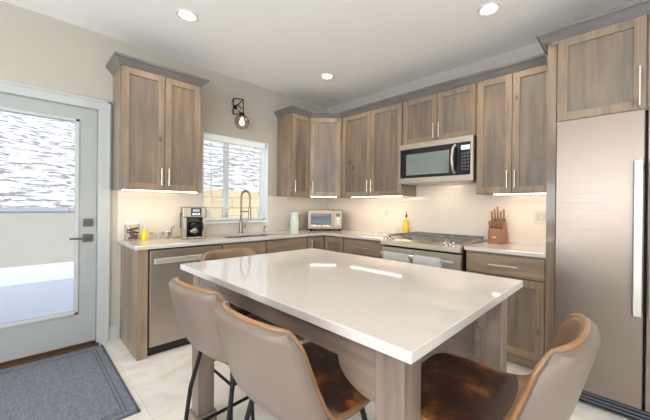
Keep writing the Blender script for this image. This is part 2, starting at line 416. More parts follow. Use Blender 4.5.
for nm, args in (('window_2', ('x', -4.3, -1.7)), ('window_3', ('x', -6.5, -4.8)), ('window_4', ('y', -5.0, -1.8))):
    ax, a, b_ = args; m_ = MB(); g_ = MB(); z0, z1 = (.6, 2.3) if ax == 'x' else (.4, 2.4)
    def bx(mm, p, q, zz0, zz1, d0=.04, d1=.10):
        if ax == 'x': mm.box(XL-d1, XL-d0, p, q, zz0, zz1)
        else: mm.box(p, q, YF-d1, YF-d0, zz0, zz1)
    bx(m_, a, a+.06, z0, z1); bx(m_, b_-.06, b_, z0, z1); bx(m_, a, b_, z0, z0+.06); bx(m_, a, b_, z1-.06, z1); bx(m_, (a+b_)/2-.03, (a+b_)/2+.03, z0, z1)
    fr = structure(nm, m_, whitem)
    bx(g_, a+.05, b_-.05, z0+.05, z1-.05, .065, .071); g_.obj('glass_pane', glass, fr)
# door casing (trim_1) with jambs
tr = MB(); tw = .09; tx = DX1+.09
prof_y = -.018
tr.box(jx1-.015, tx, prof_y, -.0005, 0, DH+.09, .003).box(DX0-.09, DX0+.005, prof_y, -.0005, 0, DH+.09, .003).box(DX0-.09, tx, prof_y-.001, -.0005, DH+.005, DH+.09, .003)
tr.box(tx-.02, tx+.002, -.024, -.0005, 0, DH+.092, .003).box(DX0-.09, tx+.002, -.024, -.0005, DH+.072, DH+.092, .003)
structure('trim_1', tr, whitem)
structure('trim_2', MB().box(jx0, jx0+.018, .001, T, 0, jz).box(jx1-.018, jx1, .001, T, 0, jz).box(jx0, jx1, .001, T, jz-.013, jz), whitem)
structure('trim_3', MB().box(jx0+.001, jx1-.001, -.05, .15, .0005, .018, .004), thresh)
bbp = MB().box(-2.73, -2.648, -.014, -.0005, 0, .12, .003).box(-2.73, -2.648, -.010, -.0005, .12, .135, .003)
structure('baseboard_back', bbp, whitem)
structure('baseboard_back', MB().box(XL, DX0-.092, -.014, -.0005, 0, .13, .003), whitem)
structure('baseboard_right', MB().box(-.014, -.0005, YF, -3.98, 0, .13, .003), whitem)

# ---- the glazed door
door = MB(); GX0, GX1, GZ0, GZ1 = -3.595, -2.963, .312, 1.952; dy0, dy1 = .004, .049; zb = .035
door.box(DX0+.003, GX0, dy0, dy1, zb, DH).box(GX1, DX1-.002, dy0, dy1, zb, DH).box(GX0, GX1, dy0, dy1, zb, GZ0).box(GX0, GX1, dy0, dy1, GZ1, DH)
d1 = structure('door_1', door, doorm)
fm = MB()
for (a, b_, c, d) in ((GX0-.018, GX0+.008, GZ0-.018, GZ1+.018), (GX1-.008, GX1+.018, GZ0-.018, GZ1+.018)): fm.box(a, b_, -.006, .054, c, d, .004)
for (c, d) in ((GZ0-.018, GZ0+.008), (GZ1-.008, GZ1+.018)): fm.box(GX0-.018, GX1+.018, -.006, .054, c, d, .004)
fm.obj('glazing_bead', whitem, d1)
MB().box(GX0, GX1, .024, .030, GZ0, GZ1).obj('glass_pane', pane, d1)
dm = MB().box(-2.918, -2.850, -.012, .004, 1.048, 1.116, .004)
dm.box(-2.895, -2.873, -.028, -.012, 1.062, 1.102, .004).obj('deadbolt', gun, d1)
hm = MB().box(-2.918, -2.850, -.010, .004, .915, .983, .004).cyl((-2.884, -.01, .949), (-2.884, -.055, .949), .012)
hm.box(-3.010, -2.872, -.062, -.046, .941, .957, .004).obj('lever_handle', gun, d1)
MB().box(DX1-.0035, DX1-.0005, -.001, .03, .90, 1.0).obj('latch_plate', nickel, d1)
sw = MB().box(DX0+.003, DX1-.002, .000, .049, .018, .036); sw.obj('door_sweep', thresh, d1)

# ---- kitchen window
wfm = MB(); y0, y1 = .075, .135
wfm.box(WX0, WX0+.045, y0, y1, WZ0, WZ1, .004).box(WX1-.045, WX1, y0, y1, WZ0, WZ1, .004).box(WX0, WX1, y0, y1, WZ0, WZ0+.05, .004).box(WX0, WX1, y0, y1, WZ1-.05, WZ1, .004)
win = structure('window_1', wfm, vinyl)
mid = (WX0+WX1)/2 - .10
sm = MB().box(mid-.03, mid+.02, .065, .125, WZ0+.04, WZ1-.04, .004)
sm.obj('meeting_stile', vinyl, win)
MB().box(WX0+.03, WX1-.03, .10, .106, WZ0+.03, WZ1-.03).obj('glass_pane', pane, win)
structure('trim_4', MB().box(WX0-.0, WX1+.0, -.022, .074, WZ0, WZ0+.022, .004), vinyl)
structure('trim_5', MB().box(WX0, WX0+.008, 0, .074, WZ0+.022, WZ1).box(WX1-.008, WX1, 0, .074, WZ0+.022, WZ1).box(WX0, WX1, 0, .074, WZ1-.008, WZ1), vinyl)
bl = thing('window_blind', 'white horizontal slat blind, slats open, in the window over the sink', 'blind', (0, 0, WZ0))
MB().box(WX0+.012, WX1-.05, -.004, .062, WZ1-.008-.065-WZ0, WZ1-.010-WZ0, .004).obj('head_rail', vinyl, bl)
sl = MB(); zz = WZ0+.085
Ms = []
while zz < WZ1-.085:
    Mx = Matrix.Translation((0, .030, zz-WZ0)) @ Matrix.Rotation(math.radians(2), 4, 'X')
    sl.box(WX0+.016, WX1-.055, -.024, .024, -.0014, .0014, 0, Mx); zz += .0445
sl.obj('slats', slatm, bl)
MB().box(WX0+.014, WX1-.052, .005, .055, .04, .062, .004).obj('bottom_rail', vinyl, bl)
lc = MB()
for x in (-1.78, -1.49, -1.20): lc.box(x-.0015, x+.0015, .003, .006, .05, WZ1-.08-WZ0).box(x-.0015, x+.0015, .054, .057, .05, WZ1-.08-WZ0)
lc.obj('ladder_cord', vinyl, bl)
MB().cyl((-1.81, -.008, WZ1-.07-WZ0), (-1.80, -.012, .30), .0035, n=8).obj('tilt_wand', whitepl, bl)

# ------------------------------------------------------------ outside
g = bmesh.new(); nx, ny = 46, 30
def hz(x, y):
    if y < 6.2: return -.10
    t = min(1, (y-6.2)/2.0)
    return -.10 + 1.0*t + max(0, y-7.5)*.52 + .35*math.sin(x*.5+y*.35)*min(1, (y-6.2)/6) + .12*math.sin(x*1.9+1.3*y)*min(1, (y-6.2)/5)
ys = [T+.001, 6.2] + [6.2+(k/28)**1.5*34 for k in range(1, 29)]
rows = [[g.verts.new((-30+70*i/nx, y, hz(-30+70*i/nx, y))) for i in range(nx+1)] for y in ys]
for a, b_ in zip(rows, rows[1:]):
    for i in range(nx): g.faces.new((a[i], a[i+1], b_[i+1], b_[i]))
gm = MB(); gm.bm.free(); gm.bm = g
hill = gm.obj('snowy_ground', hillm, None, smooth=True); hill['kind'] = 'structure'
ps = MB().box(-9, 8, T+.002, 5.9, -.099, -.075); o = ps.obj('snow_covered_patio', snow); o['kind'] = 'structure'
gw = thing('garden_wall', 'low grey stucco wall with stone cap across the snowy yard, seen through the door', 'wall', (0, 5.85, -.08))
MB().box(-9, 9, -.1, .1, 0, 1.15).obj('wall_body', stuccom, gw)
cp = MB()
xx = -9
while xx < 9:
    cp.box(xx, xx+.80, -.14, .14, 1.15, 1.24, .006); xx += .808
cp.obj('wall_cap', capm, gw)
fb_ = MB().box(-1.35, 6.0, 2.25, 2.42, -.08, 1.54, .006)
tag(fb_.obj('block_wall', blockm), 'tan block wall in sunshine behind the kitchen window blind', 'wall')

# ------------------------------------------------------------ cabinets
def pull(parent, x, z, yf, length, vertical=True, mat=nickel):
    m = MB(); h = length/2; y = yf-.032
    if vertical:
        m.cyl((x, y, z-h), (x, y, z+h), .0062, n=12)
        for s in (-1, 1): m.cyl((x, yf+.001, z+s*(h-.03)), (x, y, z+s*(h-.03)), .0045, n=8)
    else:
        m.cyl((x-h, y, z), (x+h, y, z), .0062, n=12)
        for s in (-1, 1): m.cyl((x+s*(h-.03), yf+.001, z), (x+s*(h-.03), y, z), .0045, n=8)
    return m.obj('handle', mat, parent, smooth=True)
def shaker(name, parent, x0, x1, z0, z1, yf, fw=.058, th=.02, mat=woodz, M=None):
    """framed door: front face at y=yf (facing -y)"""
    m = MB(); e = .0022
    m.box(x0+e, x0+fw, yf, yf+th, z0+e, z1-e, .0015).box(x1-fw, x1-e, yf, yf+th, z0+e, z1-e, .0015)
    m.box(x0+fw, x1-fw, yf, yf+th, z0+e, z0+fw, .0015).box(x0+fw, x1-fw, yf, yf+th, z1-fw, z1-e, .0015)
    o = m.obj(name, mat, parent, M=M)
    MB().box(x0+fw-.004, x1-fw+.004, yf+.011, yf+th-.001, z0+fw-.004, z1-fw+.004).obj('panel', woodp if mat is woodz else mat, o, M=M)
    return o
def slab(name, parent, x0, x1, z0, z1, yf, th=.02, mat=woodx):
    e = .0022
    return MB().box(x0+e, x1-e, yf, yf+th, z0+e, z1-e, .002).obj(name, mat, parent)

UB, UT, UD = 1.372, 2.422, .328
RB = -PI/2     # frame for things against the right wall: local x -> world -y
def upper(label, loc, rz, w, z0, z1, depth, doors, handles, group='knotty alder wall cabinets', hlen=.155, hz=None):
    t = thing('wall_cabinet', label, 'cabinet', loc, rz, None)
    m = MB().box(0, w, -depth+.021, -.002, z0, z1); m.obj('body', woodz, t)
    for (a, b_), hx in zip(doors, handles):
        d = shaker('door', t, a, b_, z0+.004, z1-.004, -depth)
        if hx is not None:
            q = pull(d, hx, (hz if hz else z0+.125), -depth, hlen)
    return t
# left of the window
cabL = upper('tall two-door brown alder wall cabinet standing alone between the door and the window', (-2.716, 0, 0), 0, .668, UB, UT, UD,
      [(0.006, .340), (.340, .662)], [.340-.030, .340+.030])
# left end of the corner run (narrow)
upper('narrow single-door wall cabinet right of the window, beside the corner cabinet', (-.918, 0, 0), 0, .297, UB, UT, UD, [(.004, .293)], [.035])
# diagonal corner cabinet
dg = thing('wall_cabinet', 'diagonal corner wall cabinet above the toaster oven', 'cabinet', (0, 0, 0))
fr_ = .021*1.4142/2
pts = [(-.002, -.002), (-.620, -.002), (-.620, -UD+.008), (-.328+.008, -.620), (-.002, -.620)]
MB().prism(pts, 'z', UB, UT).obj('body', woodz, dg)
Mdg = Matrix.Translation((-.620, -.328, 0)) @ Matrix.Rotation(-PI/4, 4, 'Z')
Ld = math.hypot(.292, .292)
dd = shaker('door', dg, .008, Ld-.008, UB+.004, UT-.004, -.016, M=None); dd.matrix_parent_inverse = Matrix.Identity(4)
dd.data.transform(Mdg)
for q_ in kids(dd): q_.data.transform(Mdg)
hh = pull(dd, .045, UB+.125, -.016, .155); hh.data.transform(Mdg)
# right wall run
upper('two-door wall cabinet between the corner cabinet and the microwave', (0, -.622, 0), RB, .930, UB, UT, UD, [(.020, .490), (.490, .926)], [.490-.030, .490+.030])
upper('short two-door wall cabinet directly above the microwave', (0, -1.556, 0), RB, .796, 1.925, UT, UD, [(.008, .410), (.410, .790)], [.410-.030, .410+.030], hlen=.15, hz=2.03)
upper('two-door wall cabinet between the microwave and the refrigerator', (0, -2.354, 0), RB, .604, UB, UT, UD, [(.004, .300), (.300, .600)], [.300-.030, .300+.030])
fc = upper('deep wall cabinet above the refrigerator', (0, -3.022, 0), RB, .945, 1.845, 2.422, .685, [(.004, .443), (.447, .941)], [.443-.030, .447+.030], hlen=.24, hz=1.985)

# crown mouldings
cprof = [(-.003, 2.417), (.005, 2.417), (.008, 2.424), (.014, 2.428), (.022, 2.440), (.036, 2.456), (.044, 2.463), (.052, 2.467), (.055, 2.472), (.056, 2.487), (-.003, 2.487)]
tag(MB().sweep([(-2.716, -.002), (-2.716, -UD), (-2.048, -UD), (-2.048, -.002)], cprof).obj('crown_molding', crownm),
    'dark stepped crown molding on top of the lone cabinet left of the window', 'molding')
tag(MB().sweep([(-.918, -.002), (-.918, -UD), (-.620, -UD-.002), (-.328-.002, -.620), (-.328, -2.90)], cprof).obj('crown_molding', crownm),
    'long dark crown molding turning the corner above the cabinet run and microwave', 'molding')
tag(MB().sweep([(-.40, -2.958), (-.685, -2.958), (-.685, -3.97)], cprof).obj('crown_molding', crownm),
    'crown molding projecting forward above the refrigerator cabinet', 'molding')

# base cabinets, back wall
CT, CB = .914, .884
BD = .606
def base(label, loc, rz, w, kick=True, side=None):
    t = thing('base_cabinet', label, 'cabinet', loc, rz)
    MB().box(0, w, -BD+.021, -.004, .10, CB-.001).obj('body', woodz, t)
    MB().box(0, w, -BD+.075, -.004, .001, .10).obj('toe_kick', woodx, t)
    return t
ep = MB().box(-2.645, -2.572, -BD, -.004, .0005, CB-.001, .002)
tag(ep.obj('cabinet_end_panel', woodz), 'wooden end panel closing the counter left of the dishwasher', 'panel')
b1 = thing('base_cabinet', 'sink base cabinet with two false drawer fronts under the window', 'cabinet', (-1.955, 0, 0))
MB().box(0, .018, -BD+.021, -.004, .10, CB-.001).box(1.052, 1.070, -BD+.021, -.004, .10, CB-.001).box(.018, 1.052, -BD+.021, -.004, .10, .118).box(.018, 1.052, -BD+.021, -BD+.036, .118, CB-.001).box(.018, 1.052, -.016, -.004, .118, CB-.001).obj('body', woodz, b1)
MB().box(0, 1.070, -BD+.075, -.004, .001, .10).obj('toe_kick', woodx, b1)
slab('drawer_front', b1, .006, .490, .705, .865, -BD); slab('drawer_front', b1, .496, 1.062, .705, .865, -BD)
shaker('door', b1, .006, .490, .105, .698, -BD); shaker('door', b1, .496, 1.062, .105, .698, -BD)
cb_ = thing('base_cabinet', 'corner base cabinet with folding door below the toaster oven', 'cabinet', (0, 0, 0))
MB().prism([(-.004, -.004), (-.885, -.004), (-.885, -.585), (-.585, -.585), (-.585, -.935), (-.004, -.935)], 'z', .10, CB-.001).obj('body', woodz, cb_)
MB().prism([(-.004, -.004), (-.885, -.004), (-.885, -.53), (-.53, -.53), (-.53, -.935), (-.004, -.935)], 'z', .001, .10).obj('toe_kick', woodx, cb_)
shaker('door', cb_, -.880, -.612, .105, .865, -BD)
dq = shaker('door', cb_, .612, .930, .105, .865, -BD); dq.data.transform(Matrix.Rotation(RB, 4, 'Z'))
for q_ in kids(dq): q_.data.transform(Matrix.Rotation(RB, 4, 'Z'))
dhh = pull(cb_, -.84, .78, -BD, .12)
b2 = base('base cabinet with a wide top drawer between the corner and the range', (0, -.940, 0), RB, .598)
s_ = slab('drawer_front', b2, .008, .592, .705, .865, -BD); pull(s_, .30, .785, -BD, .21, False)
s_ = slab('drawer_front', b2, .008, .592, .405, .698, -BD); pull(s_, .30, .60, -BD, .21, False)
s_ = slab('drawer_front', b2, .008, .592, .105, .398, -BD); pull(s_, .30, .30, -BD, .21, False)
b3 = base('base cabinet with one drawer over a door between the range and the refrigerator', (0, -2.374, 0), RB, .588)
s_ = slab('drawer_front', b3, .008, .580, .705, .865, -BD); pull(s_, .30, .785, -BD, .21, False)
s_ = shaker('door', b3, .008, .580, .105, .698, -BD); pull(s_, .045, .60, -BD, .155)
fp = MB().box(-.655, -.003, -3.018, -2.964, .0005, 2.415, .002)
tag(fp.obj('refrigerator_side_panel', woodz), 'tall wooden side panel on the left side of the refrigerator', 'panel')

# countertops
sinkx0, sinkx1, sinky0, sinky1 = -1.83, -1.16, -.50, -.13
cm = MB(); CX0 = -2.672; cd = .6365
cm.box(CX0, sinkx0, -cd, -.002, CB, CT, .003).box(sinkx0-.004, sinkx1+.004, -cd, sinky0, CB, CT, .003).box(sinkx0-.004, sinkx1+.004, sinky1, -.002, CB, CT, .003)
cm.box(sinkx1, -.002, -cd, -.002, CB, CT, .003).box(-cd, -.002, -1.541, -cd+.004, CB, CT, .003)
tag(cm.obj('countertop', quartz), 'long L-shaped white quartz countertop from the door to the range', 'countertop')
tag(MB().box(-cd, -.002, -2.962, -2.372, CB, CT, .003).obj('countertop', quartz), 'short white quartz countertop between the range and the refrigerator, under the knife block', 'countertop')
sk = MB(); z = .70
for a in ((sinkx0, sinkx1, sinky0, sinky1, z, z+.004), (sinkx0, sinkx0+.004, sinky0, sinky1, z, CB), (sinkx1-.004, sinkx1, sinky0, sinky1, z, CB), (sinkx0, sinkx1, sinky0, sinky0+.004, z, CB), (sinkx0, sinkx1, sinky1-.004, sinky1, z, CB)): sk.box(*a)
tag(sk.obj('kitchen_sink', ssx), 'stainless steel sink sunk into the counter below the window', 'sink')
# backsplashes
bs = MB().box(-2.672, WX0, -.010, -.0008, CT, UB).box(WX0, WX1, -.010, -.0008, CT, WZ0).box(WX1, -.012, -.010, -.0008, CT, UB)
tag(bs.obj('tile_backsplash', tilem), 'cream tile backsplash on the window wall above the sink counter', 'backsplash')
b_s = MB().box(.012, 2.962, -.010, -.0008, CT, UB).box(1.557, 2.352, -.010, -.0008, UB, 1.50)
o = b_s.obj('tile_backsplash', tilem); o.rotation_euler = (0, 0, RB)
tag(o, 'cream tile backsplash on the wall behind the range', 'backsplash')

# under-cabinet light strips
def strip(name_label, c, length, rz, e):
    t = thing('light_strip', name_label, 'light', c, rz, 'warm light strips under the wall cabinets')
    MB().box(0, length, -.012, .012, -.008, -.0005, .001).obj('diffuser', ledm, t)
    l = light('strip_light', 'AREA', (length/2, 0, -.016), e, WARM, (0, .25, -1), shape='RECTANGLE', size=length, size_y=.03); l.parent = t
    return t
strip('warm light strip under the lone cabinet left of the window', (-2.69, -.285, UB), .62, 0, 1.2)
strip('warm light strip under the diagonal corner cabinet', (-.595, -.33, UB), .34, -PI/4, .9)
strip('warm light strip under the cabinet left of the microwave', (-.285, -.79, UB), .74, RB, 1.5)
strip('warm light strip under the cabinet left of the refrigerator', (-.285, -2.50, UB), .44, RB, 1.1)

# ------------------------------------------------------------ appliances
dw = thing('dishwasher', 'stainless steel dishwasher left of the sink', 'dishwasher', (-2.567, 0, 0))
MB().box(.004, .604, -.58, -.01, .03, CB-.003).obj('tub', dark, dw)
MB().box(.003, .604, -.622, -.58, .085, .868, .004).obj('door', steel('dishwasher_steel', 'x', (184, 174, 163), .32), dw)
h_ = MB().box(.02, .585, -.676, -.656, .762, .808, .006).box(.05, .08, -.66, -.62, .774, .794, .002).box(.527, .557, -.66, -.62, .774, .794, .002); h_.obj('handle', dws, dw)
MB().box(.004, .604, -.575, -.56, .001, .083).obj('toe_kick', rubber, dw)

rgs = steel('range_steel', 'x', (206, 194, 180), .34)
rg = thing('range', 'stainless slide-in gas range between the two base cabinets', 'range', (0, -1.548, 0), RB)
RW = .82
MB().box(.004, RW-.004, -.64, -.03, .10, .895).obj('body', dark, rg)
MB().box(.002, RW-.002, -.655, -.02, .895, .925, .003).obj('cooktop', rgs, rg)
MB().prism([(-.655, .925), (-.700, .905), (-.705, .862), (-.655, .850)], 'x', .001, RW-.001).obj('control_panel', rgs, rg)
MB().box(.004, RW-.004, -.685, -.64, .23, .838, .004).obj('oven_door', rgs, rg)
MB().box(.10, RW-.10, -.687, -.68, .34, .68, .002).obj('oven_window', blackm, rg)
MB().cyl((.04, -.735, .778), (RW-.04, -.735, .778), .014, n=14).box(.042, .062, -.735, -.684, .768, .788).box(RW-.075, RW-.05, -.735, -.684, .768, .788).obj('oven_handle', chrome, rg, smooth=True)
MB().box(.004, RW-.004, -.680, -.64, .095, .222, .004).obj('storage_drawer', ssx, rg)
MB().box(.02, RW-.02, -.60, -.05, .0005, .095).obj('plinth', rubber, rg)
for i in range(3):
    x0 = .03+i*.256; x1 = x0+.248; m = MB(); zt = .945
    for yy in (-.60, -.33, -.06): m.box(x0, x1, yy-.008, yy+.008, zt, zt+.014, .002)
    for k in range(4):
        xk = x0+.008+k*(x1-x0-.016)/3; m.box(xk-.007, xk+.007, -.605, -.055, zt, zt+.014, .002)
    for xk in (x0+.01, x1-.01):
        for yy in (-.595, -.065): m.box(xk-.008, xk+.008, yy-.008, yy+.008, .925, zt+.002)
    m.obj('grate', castiron, rg)
for (x, y) in ((.15, -.46), (.15, -.19), (.41, -.33), (.67, -.46), (.67, -.19)):
    MB().lathe([(.045, 0), (.045, .008), (.034, .012), (.034, .018), (0, .020)], (x, y, .9252)).obj('burner', castiron, rg, smooth=True)
for x in (.055, .125, .685, .755):
    MB().lathe([(.022, 0), (.022, .008), (.017, .012), (.015, .034), (.010, .037), (0, .037)], (0, 0, 0)).obj('knob', chrome, rg, smooth=True, M=Matrix.Translation((x, -.678, .913)) @ Matrix.Rotation(math.radians(35), 4, 'X'))
# two towels hung on the handle
def towel(x0, x1, label, drop):
    t = thing('dish_towel', label, 'towel', (0, -1.548, 0), RB, 'dish towels on the oven handle')
    b = bmesh.new(); prof = [(-.755, .778-drop), (-.7555, .70), (-.7555, .775), (-.749, .795), (-.735, .8015), (-.721, .795), (-.7145, .775), (-.7145, .60)]
    n = 14; rows = []
    for i in range(n+1):
        x = x0+(x1-x0)*i/n; rows.append([b.verts.new((x, p[0]-.003*math.sin(i*1.3)*(1 if p[1] < .7 else .2), p[1])) for p in prof])
    for a, c in zip(rows, rows[1:]):
        for j in range(len(prof)-1): b.faces.new((a[j], c[j], c[j+1], a[j+1]))
    bmesh.ops.solidify(b, geom=b.faces[:], thickness=.003)
    bmesh.ops.recalc_face_normals(b, faces=b.faces)
    m = MB(); m.merge(b); m.obj('cloth', fabricw, t, smooth=True)
    MB().box(x0, x1, -.7615, -.7585, .70, .716).obj('stripe', fabrict, t)
towel(.070, .355, 'pale towel with a blue stripe hanging at the left of the oven handle', .30)
towel(.405, .665, 'pale towel with a blue stripe hanging nearer the right end of the oven handle', .32)

mws = plain('microwave_steel', rgb(196, 186, 174), .4, metal=.95)
mw = thing('microwave', 'stainless over-the-range microwave with black glass door', 'microwave', (0, -1.568, 1.497), RB)
MWW = .786
MB().box(.002, MWW-.002, -.375, -.004, .004, .420).obj('body', dark, mw)
m = MB(); m.box(0, MWW, -.402, -.375, .365, .420, .003).box(0, MWW, -.402, -.375, 0, .058, .003).box(0, .012, -.402, -.375, .058, .365).box(MWW-.022, MWW, -.402, -.375, .058, .365); m.obj('front_frame', mws, mw)
MB().box(.012, MWW-.022, -.396, -.375, .058, .365).obj('door_glass', blackm, mw)
gw_ = plain('mesh_window', rgb(120, 128, 124), .18, spec=.7)
MB().box(.085, .560, -.3975, -.395, .088, .310, .001).obj('viewing_window', gw_, mw)
m = MB(); hp = [(.618, -.400, .078), (.612, -.435, .11), (.608, -.450, .20), (.608, -.450, .23), (.612, -.435, .315), (.618, -.400, .345)]
m.tube(hp, .014, 10); m.obj('handle', mws, mw, smooth=True)
m = MB()
MB().box(.675, .755, -.3985, -.395, .295, .335).obj('display', lcdm, mw)
kp = MB()
for i in range(3):
    for j in range(6): kp.box(.680+i*.026, .698+i*.026, -.3982, -.395, .10+j*.030, .118+j*.030)
kp.obj('keypad', plain('key_grey', rgb(84, 84, 88), .5), mw)
MB().box(.04, MWW-.04, -.36, -.03, -.004, .004).obj('vent_grille', mws, mw)
l = light('cooktop_light', 'AREA', (MWW/2, -.22, -.008), .7, WARM, (0, .3, -1), shape='RECTANGLE', size=.12, size_y=.05); l.parent = mw

rf = thing('refrigerator', 'tall stainless side-by-side refrigerator at the right edge of the kitchen', 'refrigerator', (0, -3.040, 0), RB)
MB().box(.004, .906, -.745, -.03, .03, 1.795).obj('body', plain('fridge_side', rgb(70, 70, 72), .5), rf)
MB().box(.004, .419, -.835, -.748, .108, 1.817, .006).obj('door', ssz, rf)
MB().box(.428, .906, -.835, -.748, .108, 1.817, .006).obj('door', ssz, rf)
for (a, b_) in ((.372, .412), (.436, .476)):
    m = MB().box(a, b_, -.905, -.885, .645, 1.525, .006).box(a+.008, b_-.008, -.89, -.834, .67, .70, .002).box(a+.008, b_-.008, -.89, -.834, 1.47, 1.50, .002); m.obj('handle', steel('pale_steel', 'z', (196, 190, 184), .4) if a < .4 else MATS['pale_steel'], rf)
m = MB().box(.006, .904, -.79, -.745, .018, .100, .002)
m.obj('toe_grille', rubber, rf)
m = MB()
for k in range(3): m.box(.05, .87, -.795, -.789, .034+k*.021, .044+k*.021)
m.obj('grille_slat', plain('grille_grey', rgb(92, 96, 108), .4), rf)
MB().box(.0, .035, -.80, -.745, .0, .075, .004).obj('foot', plain('hinge_grey', rgb(120, 122, 128), .4), rf)

# ------------------------------------------------------------ island table
IX0, IX1, IY0, IY1 = -2.669, -1.688, -3.055, -1.602
isl = thing('island_table', 'large kitchen island table with white quartz top on wooden post legs', 'table', ((IX0+IX1)/2, (IY0+IY1)/2, 0))
cx_, cy_ = (IX0+IX1)/2, (IY0+IY1)/2
TI = Matrix.Translation((-cx_, -cy_, 0))
MB().box(IX0, IX1, IY0, IY1, CB, CT, .003).obj('tabletop', quartz, isl, M=TI)
LG = .09; ins = .049
lx = [(IX0+ins, IX0+ins+LG), (IX1-ins-LG, IX1-ins)]; ly = [(IY0+ins, IY0+ins+LG), (IY1-ins-LG, IY1-ins)]
for i, (a, b_) in enumerate(lx):
    for j, (c, d) in enumerate(ly):
        MB().box(a, b_, c, d, .0005, CB-.0005, .004).box(a-.012, b_+.012, c-.012, d+.012, .0005, .10, .004).obj('leg', islz, isl, M=TI)
def arch(p0, p1, ztop, zmid, zlow, br):
    n = 10; pts = [(p0, ztop), (p0, zlow), (p0+.012, zlow)]
    pts += [(p0+.012+(br-.012)*math.sin(k/n*PI/2), zlow+(zmid-zlow)*(1-math.cos(k/n*PI/2))) for k in range(1, n+1)]
    pts += [(p1-.012-(br-.012)*math.sin(k/n*PI/2), zlow+(zmid-zlow)*(1-math.cos(k/n*PI/2))) for k in range(n, 0, -1)]
    return pts + [(p1-.012, zlow), (p1, zlow), (p1, ztop)]
for nm, x0 in (('apron', lx[0][0]+.003), ('apron', lx[1][1]-.025)):
    MB().prism(arch(ly[0][1], ly[1][0], CB-.001, .795, .712, .14), 'x', x0, x0+.022).obj(nm, isly, isl, M=TI)
for y0 in (ly[0][1]-.028, ly[1][0]+.006):
    MB().prism(arch(lx[0][1], lx[1][0], CB-.001, .795, .712, .12), 'y', y0, y0+.022).obj('apron', islx, isl, M=TI)
MB().box(lx[1][1]-.06, lx[1][1]-.03, ly[0][1], -2.12, .06, CB-.001, .002).box(lx[1][0], lx[1][1]-.03, ly[0][1]-.001, ly[0][1]+.02, .06, .72).obj('end_panel', isly, isl, M=TI)

